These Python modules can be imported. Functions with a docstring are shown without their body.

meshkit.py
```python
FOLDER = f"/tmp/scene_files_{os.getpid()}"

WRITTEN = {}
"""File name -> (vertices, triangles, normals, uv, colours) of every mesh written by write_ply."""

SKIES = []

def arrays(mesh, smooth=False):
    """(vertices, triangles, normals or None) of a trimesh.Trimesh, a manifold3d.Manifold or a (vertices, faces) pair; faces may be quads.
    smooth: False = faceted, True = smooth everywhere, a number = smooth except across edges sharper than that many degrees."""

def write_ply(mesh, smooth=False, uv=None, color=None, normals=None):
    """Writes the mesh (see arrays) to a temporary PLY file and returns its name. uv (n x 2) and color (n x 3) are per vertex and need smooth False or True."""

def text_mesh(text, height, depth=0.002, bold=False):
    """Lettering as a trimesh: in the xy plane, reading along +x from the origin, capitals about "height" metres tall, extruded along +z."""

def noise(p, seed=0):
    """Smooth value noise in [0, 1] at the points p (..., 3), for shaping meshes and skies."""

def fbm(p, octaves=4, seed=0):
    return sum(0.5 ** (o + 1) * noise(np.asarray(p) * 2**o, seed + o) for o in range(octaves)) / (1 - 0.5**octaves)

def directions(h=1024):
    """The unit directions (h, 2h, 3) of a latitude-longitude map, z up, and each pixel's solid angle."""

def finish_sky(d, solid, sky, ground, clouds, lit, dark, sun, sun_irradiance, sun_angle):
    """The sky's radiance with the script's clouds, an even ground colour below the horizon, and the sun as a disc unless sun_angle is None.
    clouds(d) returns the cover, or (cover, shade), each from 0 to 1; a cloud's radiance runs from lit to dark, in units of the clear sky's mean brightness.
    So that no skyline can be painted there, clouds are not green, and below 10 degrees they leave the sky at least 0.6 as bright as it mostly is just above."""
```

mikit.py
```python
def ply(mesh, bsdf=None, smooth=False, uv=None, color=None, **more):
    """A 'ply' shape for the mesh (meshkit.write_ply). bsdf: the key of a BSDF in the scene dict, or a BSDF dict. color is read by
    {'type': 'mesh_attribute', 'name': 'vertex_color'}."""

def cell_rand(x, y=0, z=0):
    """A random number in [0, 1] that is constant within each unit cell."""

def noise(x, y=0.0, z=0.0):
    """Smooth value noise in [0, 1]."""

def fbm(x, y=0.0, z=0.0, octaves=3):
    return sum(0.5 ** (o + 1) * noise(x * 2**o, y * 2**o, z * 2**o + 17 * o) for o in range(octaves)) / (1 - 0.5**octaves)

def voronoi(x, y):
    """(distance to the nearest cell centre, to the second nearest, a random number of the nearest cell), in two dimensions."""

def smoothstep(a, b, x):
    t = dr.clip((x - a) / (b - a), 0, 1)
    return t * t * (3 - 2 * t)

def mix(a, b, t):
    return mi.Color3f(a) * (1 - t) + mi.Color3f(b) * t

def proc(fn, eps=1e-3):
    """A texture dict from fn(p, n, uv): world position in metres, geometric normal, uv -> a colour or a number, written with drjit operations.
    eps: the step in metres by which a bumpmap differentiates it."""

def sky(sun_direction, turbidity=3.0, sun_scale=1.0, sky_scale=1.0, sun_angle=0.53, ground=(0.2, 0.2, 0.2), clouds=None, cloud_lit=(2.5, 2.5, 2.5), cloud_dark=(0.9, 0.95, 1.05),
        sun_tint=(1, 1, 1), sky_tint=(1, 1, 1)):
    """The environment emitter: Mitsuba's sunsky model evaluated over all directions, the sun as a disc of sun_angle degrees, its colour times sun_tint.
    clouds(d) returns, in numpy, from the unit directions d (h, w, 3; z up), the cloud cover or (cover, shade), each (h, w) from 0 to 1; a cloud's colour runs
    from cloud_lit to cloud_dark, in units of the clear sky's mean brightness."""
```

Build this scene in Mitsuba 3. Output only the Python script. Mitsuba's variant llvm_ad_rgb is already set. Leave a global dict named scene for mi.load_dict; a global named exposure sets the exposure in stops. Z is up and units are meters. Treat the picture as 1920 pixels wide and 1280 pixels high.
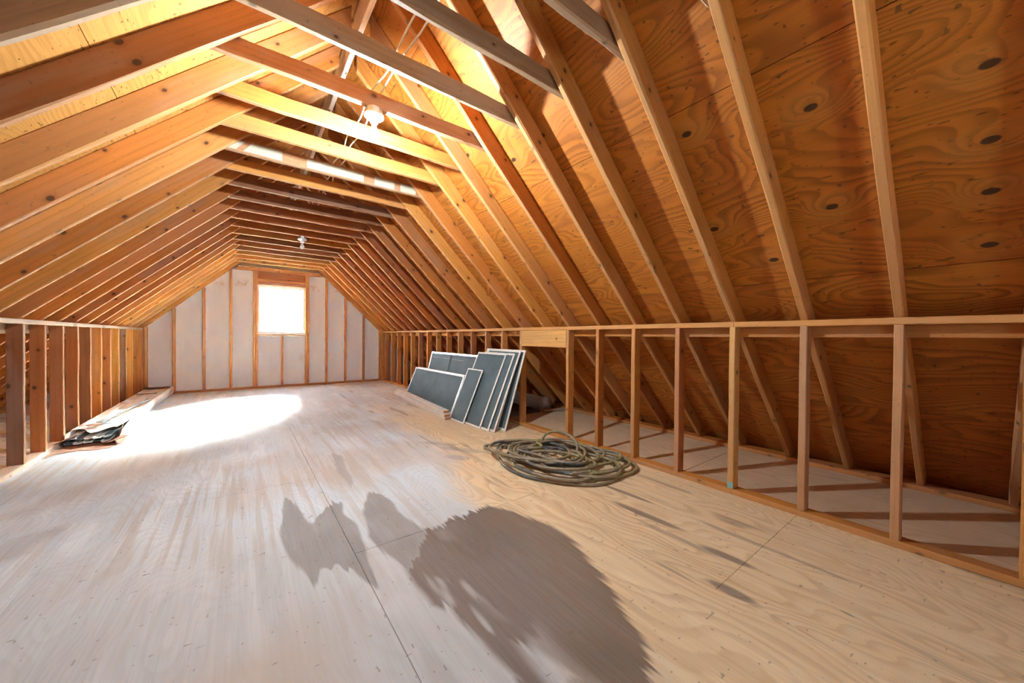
import math, random
import numpy as np
import trimesh
import drjit as dr
import mitsuba as mi
import mikit, meshkit
from shapely.geometry import Polygon, box as sbox
from scipy.interpolate import CubicSpline

T = mi.ScalarTransform4f
rng = random.Random(7)
scene, labels = {}, {}

# ------------------------------------------------------------------ camera, sky, sun, exposure
YAW, PITCH, ROLL, H = 0.6461, 0.0113, 0.0082, 1.1103
cy, sy = math.cos(YAW), math.sin(YAW)
FW = np.array([sy * math.cos(PITCH), cy * math.cos(PITCH), -math.sin(PITCH)])
R0 = np.array([cy, -sy, 0.0])
U0 = np.cross(R0, FW)
UP = -R0 * math.sin(ROLL) + U0 * math.cos(ROLL)
EYE = np.array([0, 0, H])
scene['camera'] = {'type': 'perspective', 'fov': 110.05, 'fov_axis': 'x', 'near_clip': 0.02, 'far_clip': 500.0,
                   'to_world': T().look_at(origin=EYE.tolist(), target=(EYE + FW).tolist(), up=UP.tolist())}


def clouds(d):
    p = d * np.array([3.0, 3.0, 5.0])
    n = meshkit.fbm(p + 11.0, 4, 3)
    return np.clip(0.75 + 0.8 * (n - 0.45), 0, 1), np.clip(n * 0.5, 0, 1)


SUN = np.array([0.915, 2.37, 1.64])
scene['sky'] = mikit.sky(SUN, turbidity=4.0, sun_scale=30.0, sky_scale=8.0, sun_angle=26.0, ground=(0.28, 0.27, 0.25),
                         clouds=clouds, cloud_lit=(2.5, 2.6, 2.75), cloud_dark=(1.65, 1.75, 1.9), sun_tint=(0.74, 1.0, 1.32), sky_tint=(0.88, 1.0, 1.14))
BULB = 300.0                                 # radiance of the lit bulb
BULB_COLOUR = (0.84, 1.0, 1.10)
exposure = 4.05

# ------------------------------------------------------------------ dimensions (metres)
S = 0.4064                                   # framing pitch
YR = 0.2656                                  # first stud in view, right knee wall (near face)
W, XL = 2.80, -1.426                         # front faces of the knee-wall studs
YF = 9.166                                   # front face of the far gable studs
TAN = 0.98
TH = math.atan(TAN)
CT, ST = math.cos(TH), math.sin(TH)
XC = 0.6825                                  # ridge
HALF = 2.135                                 # half width between rafter undersides at ZP
ZP = 1.234                                   # top of the knee-wall plates
ZRIDGE = ZP + HALF * TAN
ZTIE = 2.556
RD = 0.130                                   # rafter depth
YBACK = -1.00                                # gable behind the camera
TK = 0.038
FRAME = range(-2, 22)                        # framing stations

# ------------------------------------------------------------------ materials
TONES = [(0.70, 0.41, 0.145), (0.58, 0.262, 0.060), (0.37, 0.125, 0.038), (0.37, 0.250, 0.165), (0.46, 0.245, 0.125),
         (0.22, 0.085, 0.035), (0.66, 0.58, 0.46), (0.92, 0.86, 0.78), (0.48, 0.178, 0.038), (0.40, 0.165, 0.062), (0.54, 0.25, 0.07)]
GREY = [0.10, 0.22, 0.35, 0.85, 0.45, 0.35, 0.7, 0.25, 0.25, 0.6, 0.3]


def pick(table, i):
    out = mi.Color3f(*table[0]) if isinstance(table[0], tuple) else mi.Float(table[0])
    for k in range(1, len(table)):
        v = mi.Color3f(*table[k]) if isinstance(table[k], tuple) else mi.Float(table[k])
        out = dr.select(dr.abs(i - k) < 0.5, v, out)
    return out


def lumber_colour(p, n, uv):
    tone = dr.floor(uv.x / 20)
    u = uv.x - 20 * tone
    ib = dr.floor(uv.y)
    v = uv.y - ib
    r1, r2 = mikit.cell_rand(ib, tone, 3), mikit.cell_rand(ib, tone, 5)
    uu = u + 7.3 * r1
    vv = v + 3.1 * r2
    base = pick(TONES, tone) * mi.Color3f(0.82, 0.72, 0.62)
    grey = pick(GREY, tone)
    # knots: one cell in three of a lattice along the face holds one
    cu, cv = uu / 0.34, vv / 0.085
    ku, kv = dr.floor(cu), dr.floor(cv)
    has = mikit.cell_rand(ku, kv, ib + 40) < 0.36
    du = (cu - ku - 0.3 - 0.4 * mikit.cell_rand(ku, kv, ib + 41)) * 0.34
    dv = (cv - kv - 0.3 - 0.4 * mikit.cell_rand(ku, kv, ib + 42)) * 0.085
    kd = dr.sqrt(dr.square(du * 0.8) + dr.square(dv * 1.1))
    ks = 0.004 + 0.007 * mikit.cell_rand(ku, kv, ib + 43)
    knot = dr.select(has, 1 - mikit.smoothstep(ks, ks * 1.7, kd), 0.0)
    halo = dr.select(has, dr.exp(-dr.square(kd / (ks * 2.6))), 0.0)
    # growth rings as long wavy lines
    hgt = vv * 26 + 1.5 * mikit.fbm(uu * 1.1, vv * 7, ib, 2) + 1.4 * halo
    ring = hgt - dr.floor(hgt)
    line = mikit.smoothstep(0.45, 0.95, ring) * (1 - mikit.smoothstep(0.95, 1.0, ring))
    fine = mikit.noise(uu * 9, vv * 420, ib)
    blotch = mikit.fbm(uu * 1.4, vv * 9, ib + 9, 3)
    c = base * (0.84 + 0.34 * blotch) * (1.03 - 0.11 * line) * (0.93 + 0.14 * fine)
    c = mikit.mix(c, mi.Color3f(0.30, 0.13, 0.06) * 0.9 + base * 0.2, 0.5 * mikit.smoothstep(0.55, 0.8, mikit.noise(uu * 0.7, vv * 5, ib + 2)))
    wz = mikit.fbm(uu * 1.9 + 5, vv * 13, ib + 21, 3)
    weather = mikit.smoothstep(0.62 - 0.25 * grey, 0.86 - 0.25 * grey, wz) * grey
    c = mikit.mix(c, mi.Color3f(0.33, 0.255, 0.205), 0.65 * weather)
    c = mikit.mix(c, c * mi.Color3f(0.55, 0.40, 0.33), 0.6 * halo)
    c = mikit.mix(c, mi.Color3f(0.055, 0.026, 0.015), 0.85 * knot)
    speck = mikit.smoothstep(0.90, 0.96, mikit.noise(uu * 60, vv * 130, ib + 6)) * 0.4
    c = mikit.mix(c, mi.Color3f(0.10, 0.05, 0.03), speck)
    c = c * (0.86 + 0.26 * r2)
    # narrow edges lightened as painted bounce light off the floor; dark reddish end grain
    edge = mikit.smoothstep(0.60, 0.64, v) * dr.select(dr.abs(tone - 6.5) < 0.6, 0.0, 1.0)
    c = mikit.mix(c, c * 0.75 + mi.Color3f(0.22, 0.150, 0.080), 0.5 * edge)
    return dr.select(u > 18, mi.Color3f(0.36, 0.17, 0.08) * (0.8 + 0.4 * mikit.noise(u * 80, v * 80, ib)), c)


def ply_grain(u, v, seed, bend=1.0, freq=13.0):
    """Rotary-cut veneer: contour lines of a slow height field."""
    h = v * 0.9 + bend * (1.9 * mikit.fbm(u * 0.75, v * 2.7, seed, 3) + 0.12 * mikit.noise(u * 4.5, v * 11, seed + 3)) + 0.012 * mikit.noise(u * 3, v * 60, seed)
    r = h * freq
    r = r - dr.floor(r)
    return mikit.smoothstep(0.25, 0.88, r) * (1 - mikit.smoothstep(0.88, 1.0, r)) * (0.45 + 0.55 * mikit.noise(u * 1.7, v * 5, seed + 8))


KNOTS = [(0.495, 1.00), (0.49, 0.478), (0.009, 0.907), (0.003, 0.618), (0.0, 0.389), (0.0, 0.116),
         (1.02, 1.12), (1.90, 1.52), (2.26, 1.49), (1.31, 2.05), (1.06, 0.50), (0.80, 0.20), (3.3, 0.9), (2.7, 1.72)]


def roof_colour(p, n, uv):
    side = dr.select(uv.x > 50, 1.0, 0.0)
    u = uv.x - 100 * side
    v = uv.y
    cell = dr.floor((v - 1.245) / 1.22) + 17 * side
    sheet = mikit.cell_rand(cell, dr.floor((u + 0.61 * cell) / 2.44), 4)
    warp = mi.Float(0)
    knot = mi.Float(0)
    for a, b in KNOTS:
        d = dr.sqrt(dr.square((u - a) * 0.75) + dr.square((v - b) * 1.25)) + 10 * side
        warp += dr.exp(-dr.square(d / 0.085))
        knot = dr.maximum(knot, 1 - mikit.smoothstep(0.016, 0.022, d))
    g = ply_grain(u + 9 * sheet, v + 0.16 * warp, cell + 3 * sheet, 0.8 + 0.5 * sheet, 13.0)
    fine = mikit.noise(u * 5, v * 320, cell)
    tone = mikit.fbm(u * 1.1, v * 2.6, cell + 30, 3)
    c = mikit.mix(mi.Color3f(0.49, 0.176, 0.027), mi.Color3f(0.39, 0.114, 0.013), tone)
    c = mikit.mix(c, mi.Color3f(0.50, 0.255, 0.070), 0.65 * side + 0.25 * mikit.smoothstep(0.5, 0.9, sheet))
    c = c * (0.92 + 0.16 * fine)
    c = mikit.mix(c, mi.Color3f(0.21, 0.055, 0.010), 0.74 * g * (1 - 0.65 * side))
    red = mikit.smoothstep(0.60, 0.80, mikit.fbm(u * 1.6, v * 3.5, cell + 70, 3))
    c = mikit.mix(c, mi.Color3f(0.36, 0.105, 0.022), 0.5 * red)
    speck = mikit.smoothstep(0.885, 0.93, mikit.noise(u * 38, v * 105, 5.0))
    c = mikit.mix(c, mi.Color3f(0.09, 0.035, 0.012), 0.7 * speck)
    ring = mikit.smoothstep(0.05, 0.5, warp) * (1 - mikit.smoothstep(0.5, 1.6, warp))
    c = mikit.mix(c, mi.Color3f(0.44, 0.20, 0.05), 0.35 * ring)
    return mikit.mix(c, mi.Color3f(0.035, 0.016, 0.009), 0.93 * knot)


def blob(x, y, cx, cyy, rx, ry, rot=0.0, soft=0.25, wob=0.0):
    c, s = math.cos(rot), math.sin(rot)
    dx, dy = x - cx, y - cyy
    a, b = (c * dx + s * dy) / rx, (-s * dx + c * dy) / ry
    d = dr.sqrt(a * a + b * b) + wob
    return 1 - mikit.smoothstep(1 - soft, 1 + soft, d)


def poly_mask(x, y, pts, soft):
    """1 inside the polygon, 0 outside, with an edge of width soft."""
    d = mi.Float(1e9)
    sgn = mi.Float(1.0)
    n = len(pts)
    for i in range(n):
        ax, ay = pts[i]
        bx, by = pts[i - 1]
        ex, ey = bx - ax, by - ay
        wx, wy = x - ax, y - ay
        t = dr.clip((wx * ex + wy * ey) / (ex * ex + ey * ey), 0, 1)
        d = dr.minimum(d, dr.square(wx - ex * t) + dr.square(wy - ey * t))
        c1, c2, c3 = y >= ay, y < by, ex * wy > ey * wx
        flip = (c1 & c2 & c3) | (~c1 & ~c2 & ~c3)
        sgn = dr.select(flip, -sgn, sgn)
    return 1 - mikit.smoothstep(-soft, soft, sgn * dr.sqrt(d))


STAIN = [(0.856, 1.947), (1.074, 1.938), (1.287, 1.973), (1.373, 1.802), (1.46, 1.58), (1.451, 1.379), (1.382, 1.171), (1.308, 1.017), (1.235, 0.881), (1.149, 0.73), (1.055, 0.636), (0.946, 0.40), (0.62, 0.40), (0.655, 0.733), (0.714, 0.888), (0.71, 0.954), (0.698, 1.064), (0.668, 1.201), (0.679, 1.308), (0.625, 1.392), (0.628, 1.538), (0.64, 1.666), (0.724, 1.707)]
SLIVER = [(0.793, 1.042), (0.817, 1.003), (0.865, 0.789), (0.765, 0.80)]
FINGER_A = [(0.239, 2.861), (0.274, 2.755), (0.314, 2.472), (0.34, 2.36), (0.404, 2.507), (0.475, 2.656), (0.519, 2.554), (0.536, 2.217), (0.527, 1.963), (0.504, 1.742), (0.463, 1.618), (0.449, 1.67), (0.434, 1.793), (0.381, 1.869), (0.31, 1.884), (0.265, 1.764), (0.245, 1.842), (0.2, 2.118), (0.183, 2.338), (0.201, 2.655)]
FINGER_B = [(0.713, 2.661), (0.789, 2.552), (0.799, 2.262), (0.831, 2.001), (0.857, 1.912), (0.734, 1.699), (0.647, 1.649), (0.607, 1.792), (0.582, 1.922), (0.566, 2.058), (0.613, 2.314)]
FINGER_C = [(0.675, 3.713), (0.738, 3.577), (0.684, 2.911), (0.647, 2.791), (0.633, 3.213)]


def floor_colour(p, n, uv):
    x, y = p.x, p.y
    sx = dr.floor((x + 0.76) / 1.22)
    sheet = mikit.cell_rand(sx, dr.floor((y - 0.71 + 1.22 * (sx - 2)) / 2.44), 2)
    g = ply_grain(y + 5 * sheet, x + 2 * sheet, sx + 4, 0.5 + 0.6 * sheet, 15.0)
    fine = mikit.noise(y * 6, x * 260, 1.0)
    streak = mikit.fbm(y * 1.2, x * 24, 3.0, 3)
    wob = 0.55 * (mikit.fbm(x * 4.5, y * 4.5, 8.0, 3) - 0.5)
    wob2 = 0.8 * (mikit.fbm(x * 9, y * 3.5, 28.0, 3) - 0.5)
    clean = mikit.mix(mi.Color3f(0.71, 0.57, 0.37), mi.Color3f(0.61, 0.46, 0.275), streak)
    clean = mikit.mix(clean, mi.Color3f(0.36, 0.205, 0.095), 0.40 * g) * (0.94 + 0.12 * fine)
    dusty = mikit.mix(mi.Color3f(0.58, 0.665, 0.725), mi.Color3f(0.465, 0.515, 0.55), mikit.fbm(x * 2.3, y * 1.6, 12.0, 4))
    dusty = mikit.mix(dusty, mi.Color3f(0.70, 0.76, 0.80), 0.45 * mikit.smoothstep(0.5, 0.75, mikit.fbm(x * 7, y * 2.0, 17.0, 3)))
    dusty = mikit.mix(dusty, mi.Color3f(0.36, 0.32, 0.28), 0.20 * g) * (0.93 + 0.14 * fine)
    lines = mikit.smoothstep(0.48, 0.72, mikit.fbm(x * 36, y * 1.3, 71.0, 3)) * mikit.smoothstep(0.40, 0.65, mikit.fbm(x * 1.6, y * 1.1, 77.0, 2))
    dusty = mikit.mix(dusty, mi.Color3f(0.42, 0.37, 0.31), 0.50 * lines)
    near_brown = mikit.smoothstep(3.3, 1.0, y + 1.6 * (mikit.fbm(x * 1.7, y * 1.2, 91.0, 3) - 0.5))  # dust turns darker and browner towards the near end
    dusty = mikit.mix(dusty, mi.Color3f(0.40, 0.375, 0.345) * (0.85 + 0.3 * streak), 0.62 * near_brown)
    # the walked, dusty part and the cleaner wood along the right knee wall
    edge = 1.22 + 0.34 * mikit.smoothstep(2.1, 3.4, y) + 0.35 * wob - 0.30 * mikit.smoothstep(1.5, 0.6, y)
    keep = mikit.smoothstep(edge - 0.18, edge + 0.25, x + 0.10 * (mikit.noise(x * 30, y * 1.2, 2.0) - 0.5)) * (1 - 0.8 * mikit.smoothstep(4.0, 6.5, y))
    c = mikit.mix(dusty, clean, keep)
    # warm wood showing through the dust
    c = mikit.mix(c, mi.Color3f(0.46, 0.36, 0.27), 0.5 * (1 - keep) * mikit.smoothstep(0.50, 0.72, mikit.fbm(x * 1.3 + 3, y * 0.9, 31.0, 3)))
    # damp stains, their edges frayed along the grain
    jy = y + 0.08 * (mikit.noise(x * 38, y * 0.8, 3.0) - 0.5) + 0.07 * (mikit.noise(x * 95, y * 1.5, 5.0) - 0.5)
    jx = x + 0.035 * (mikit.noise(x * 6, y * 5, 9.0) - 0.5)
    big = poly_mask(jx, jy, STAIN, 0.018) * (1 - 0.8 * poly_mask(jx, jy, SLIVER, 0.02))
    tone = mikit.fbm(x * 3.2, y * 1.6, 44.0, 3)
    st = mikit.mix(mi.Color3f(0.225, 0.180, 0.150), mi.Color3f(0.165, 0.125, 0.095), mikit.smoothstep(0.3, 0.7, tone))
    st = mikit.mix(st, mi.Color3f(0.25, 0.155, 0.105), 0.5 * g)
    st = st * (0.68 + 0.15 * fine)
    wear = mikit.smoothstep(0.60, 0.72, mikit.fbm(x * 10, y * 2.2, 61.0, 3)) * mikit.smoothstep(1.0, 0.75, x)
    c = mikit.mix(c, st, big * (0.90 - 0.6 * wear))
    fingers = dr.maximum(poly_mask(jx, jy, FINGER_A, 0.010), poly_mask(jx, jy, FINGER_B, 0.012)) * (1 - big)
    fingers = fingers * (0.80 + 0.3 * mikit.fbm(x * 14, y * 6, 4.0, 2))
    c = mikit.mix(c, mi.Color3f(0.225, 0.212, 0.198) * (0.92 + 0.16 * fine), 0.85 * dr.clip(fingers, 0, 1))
    s2 = mi.Color3f(0.320, 0.300, 0.275)
    f = 0.9 * poly_mask(jx, jy, FINGER_C, 0.012)
    for a, b, rx, ry in ((1.582, 3.477, 0.055, 0.13), (1.578, 2.93, 0.05, 0.10), (1.782, 3.018, 0.05, 0.12), (1.665, 3.201, 0.045, 0.10), (1.70, 3.33, 0.04, 0.08)):
        f = dr.maximum(f, 0.75 * blob(x, y, a, b, rx, ry, 0.5, 0.5, wob2 * 1.2))
    f = dr.maximum(f, 0.55 * blob(x, y, -0.93, 3.02, 0.10, 0.22, -0.5, 0.4, wob2 * 1.5))
    f = dr.maximum(f, 0.40 * blob(x, y, -0.98, 3.75, 0.10, 0.30, -0.5, 0.5, wob2 * 1.5))
    f = dr.maximum(f, 0.45 * blob(x, y, 0.80, 5.20, 0.45, 0.50, 0.2, 0.7, wob2 * 1.8))
    f = dr.maximum(f, 0.6 * blob(x, y, 0.52, 1.02, 0.035, 0.16, 0.0, 0.4, wob2))
    c = mikit.mix(c, s2, 0.72 * f)
    # dark streaks along the grain on the clean part
    dk = mikit.smoothstep(0.70, 0.84, mikit.fbm(y * 2.2, x * 17, 53.0, 2)) * mikit.smoothstep(1.2, 1.5, x)
    c = mikit.mix(c, mi.Color3f(0.22, 0.17, 0.13), 0.45 * dk)
    for a, b, rx, ry in ((1.98, 0.78, 0.03, 0.13), (2.03, 1.27, 0.028, 0.22), (1.72, 0.66, 0.03, 0.10), (2.2, 1.55, 0.02, 0.2)):
        c = mikit.mix(c, mi.Color3f(0.13, 0.10, 0.085), 0.7 * blob(x, y, a, b, rx, ry, 0.05, 0.3, wob2 * 0.6))
    crumb = mikit.smoothstep(0.93, 0.96, mikit.noise(x * 55, y * 55, 3.0))
    return mikit.mix(c, mi.Color3f(0.17, 0.12, 0.09), 0.5 * crumb)


def eave_colour(p, n, uv):
    g = ply_grain(p.y, p.x * 1.2, 9.0, 0.7, 14.0)
    c = mikit.mix(mi.Color3f(0.60, 0.435, 0.29), mi.Color3f(0.49, 0.34, 0.215), mikit.fbm(p.y * 2, p.x * 4, 5.0, 3))
    return mikit.mix(c, mi.Color3f(0.29, 0.17, 0.09), 0.3 * g)


def foam_colour(p, n, uv):
    c = mi.Color3f(0.86, 0.93, 0.96) * (0.95 + 0.09 * mikit.fbm(p.x * 14, p.z * 2.2, 2.0, 3))
    band = dr.exp(-dr.square((p.z - 2.16 - 0.05 * mikit.noise(p.x * 6, 0.0, 3.0)) / 0.06)) + dr.exp(-dr.square((p.z - 1.95) / 0.05)) * mikit.smoothstep(1.6, 1.9, p.x)
    st = mikit.smoothstep(0.54, 0.68, mikit.fbm(p.x * 17, p.z * 13, 7.0, 3)) * band
    ring = dr.abs(dr.sqrt(dr.square(p.x - 2.15) + dr.square((p.z - 0.25) * 1.6)) - 0.09)
    st = dr.maximum(st, 0.5 * (1 - mikit.smoothstep(0.004, 0.012, ring)))
    st = dr.maximum(st, 0.6 * blob(p.x, p.z, 1.06, 0.62, 0.05, 0.11, 0.0, 0.5, mikit.noise(p.x * 30, p.z * 30, 1.0) * 0.6))
    return mikit.mix(c, mi.Color3f(0.50, 0.34, 0.18), 0.45 * dr.clip(st, 0, 1))


def plank_colour(p, n, uv):
    c = mikit.mix(mi.Color3f(0.74, 0.70, 0.64), mi.Color3f(0.60, 0.55, 0.48), mikit.fbm(p.x * 2, p.y * 25, 2.0, 3))
    return c


def hose_colour(p, n, uv):
    c = mikit.mix(mi.Color3f(0.125, 0.100, 0.070), mi.Color3f(0.235, 0.200, 0.135), mikit.fbm(p.x * 7, p.y * 7, p.z * 9, 3))
    c = mikit.mix(c, mi.Color3f(0.21, 0.19, 0.075), 0.6 * mikit.smoothstep(0.56, 0.70, mikit.noise(p.x * 5 + 4, p.y * 6, p.z * 5)))
    c = mikit.mix(c, mi.Color3f(0.05, 0.065, 0.075), 0.8 * mikit.smoothstep(0.62, 0.72, mikit.noise(p.x * 5 + 9, p.y * 5, p.z * 14 + 3)))
    return c * (0.95 + 0.6 * mikit.noise(p.x * 60, p.y * 60, p.z * 60))


def card_colour(p, n, uv):
    return mi.Color3f(0.17, 0.080, 0.050) * (0.75 + 0.5 * mikit.fbm(p.x * 20, p.y * 9, p.z * 20, 3))


def white_card_colour(p, n, uv):
    c = mi.Color3f(0.74, 0.71, 0.66) * (0.9 + 0.16 * mikit.fbm(p.x * 9, p.y * 2, p.z * 9, 3))
    return mikit.mix(c, mi.Color3f(0.45, 0.31, 0.20), 0.55 * mikit.smoothstep(0.60, 0.78, mikit.fbm(p.x * 6, p.y * 1.7, 4.0, 3)))


def duct_colour(p, n, uv):
    return mi.Color3f(0.52, 0.53, 0.53) * (0.55 + 0.8 * mikit.fbm(p.x * 22, p.y * 10, p.z * 22, 3))


def mesh_colour(p, n, uv):
    # fibreglass mesh, faint weave
    return mi.Color3f(0.155, 0.215, 0.245) * (0.85 + 0.3 * mikit.fbm(p.y * 6, p.z * 6, 1.0, 3)) * (0.88 + 0.24 * mikit.noise(p.y * 420, p.z * 420, 2.0))


def bsdf(name, colour, roughness=0.6, spec=0.3, **kw):
    if callable(colour):
        colour = mikit.proc(colour)
    else:
        colour = {'type': 'rgb', 'value': list(colour)}
    scene[name] = {'type': 'twosided', 'inner': {'type': 'principled', 'base_color': colour, 'roughness': roughness, 'specular': spec, **kw}}


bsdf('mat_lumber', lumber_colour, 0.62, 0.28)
bsdf('mat_roof', roof_colour, 0.55, 0.30)
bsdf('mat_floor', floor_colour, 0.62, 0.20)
bsdf('mat_eave', eave_colour, 0.6, 0.3)
bsdf('mat_foam', foam_colour, 0.75, 0.2)
bsdf('mat_plank', plank_colour, 0.6, 0.2)
bsdf('mat_hose', hose_colour, 0.42, 0.45)
bsdf('mat_card', card_colour, 0.8, 0.1)
bsdf('mat_white_card', white_card_colour, 0.7, 0.2)
bsdf('mat_duct', duct_colour, 0.7, 0.2)
bsdf('mat_white', (0.82, 0.81, 0.78), 0.4, 0.4)
bsdf('mat_cream', (0.78, 0.755, 0.70), 0.45, 0.4)
bsdf('mat_paper', (0.40, 0.355, 0.27), 0.8, 0.1)
bsdf('mat_dark', (0.045, 0.04, 0.037), 0.7, 0.2)
bsdf('mat_slate', (0.10, 0.13, 0.15), 0.5, 0.3)
bsdf('mat_drywall', (0.30, 0.27, 0.24), 0.9, 0.1)
bsdf('mat_siding', (0.60, 0.58, 0.55), 0.7, 0.2)
bsdf('mat_end', (0.36, 0.165, 0.075), 0.7, 0.2)
bsdf('mat_teal', (0.23, 0.42, 0.40), 0.6, 0.3)
bsdf('mat_porcelain', (0.85, 0.84, 0.81), 0.2, 0.5)
bsdf('mat_cable', (0.78, 0.72, 0.60), 0.45, 0.4)
scene['mat_steel'] = {'type': 'twosided', 'inner': {'type': 'principled', 'base_color': {'type': 'rgb', 'value': [0.42, 0.41, 0.39]}, 'roughness': 0.38, 'metallic': 0.85}}
scene['mat_alu'] = {'type': 'twosided', 'inner': {'type': 'principled', 'base_color': {'type': 'rgb', 'value': [0.72, 0.76, 0.80]}, 'roughness': 0.32, 'metallic': 0.5}}
scene['mat_mesh'] = {'type': 'principledthin', 'base_color': mikit.proc(mesh_colour), 'roughness': 0.35, 'spec_trans': 0.16, 'diff_trans': 0.25, 'eta': 1.3}
scene['mat_pane'] = {'type': 'thindielectric', 'int_ior': 1.5}

# ------------------------------------------------------------------ helpers
used = {}


def key_for(parent, name):
    base = f'{parent}__{name}' if parent else name
    k = used.get(base, 0)
    used[base] = k + 1
    return base if k == 0 else f'{base}_{k:03d}'


def put(parent, name, mesh, mat, uv=None, smooth=False, **more):
    key = key_for(parent, name)
    scene[key] = mikit.ply(mesh, mat, smooth=smooth, uv=uv, **more)
    return key


def thing(name, label, cat, group=None):
    key = key_for(None, name)
    labels[key] = {'label': label, 'category': cat}
    if group:
        labels[key]['group'] = group
    return key


def struct(key, label):
    labels[key] = {'label': label, 'kind': 'structure'}


board_no = [0]


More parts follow.
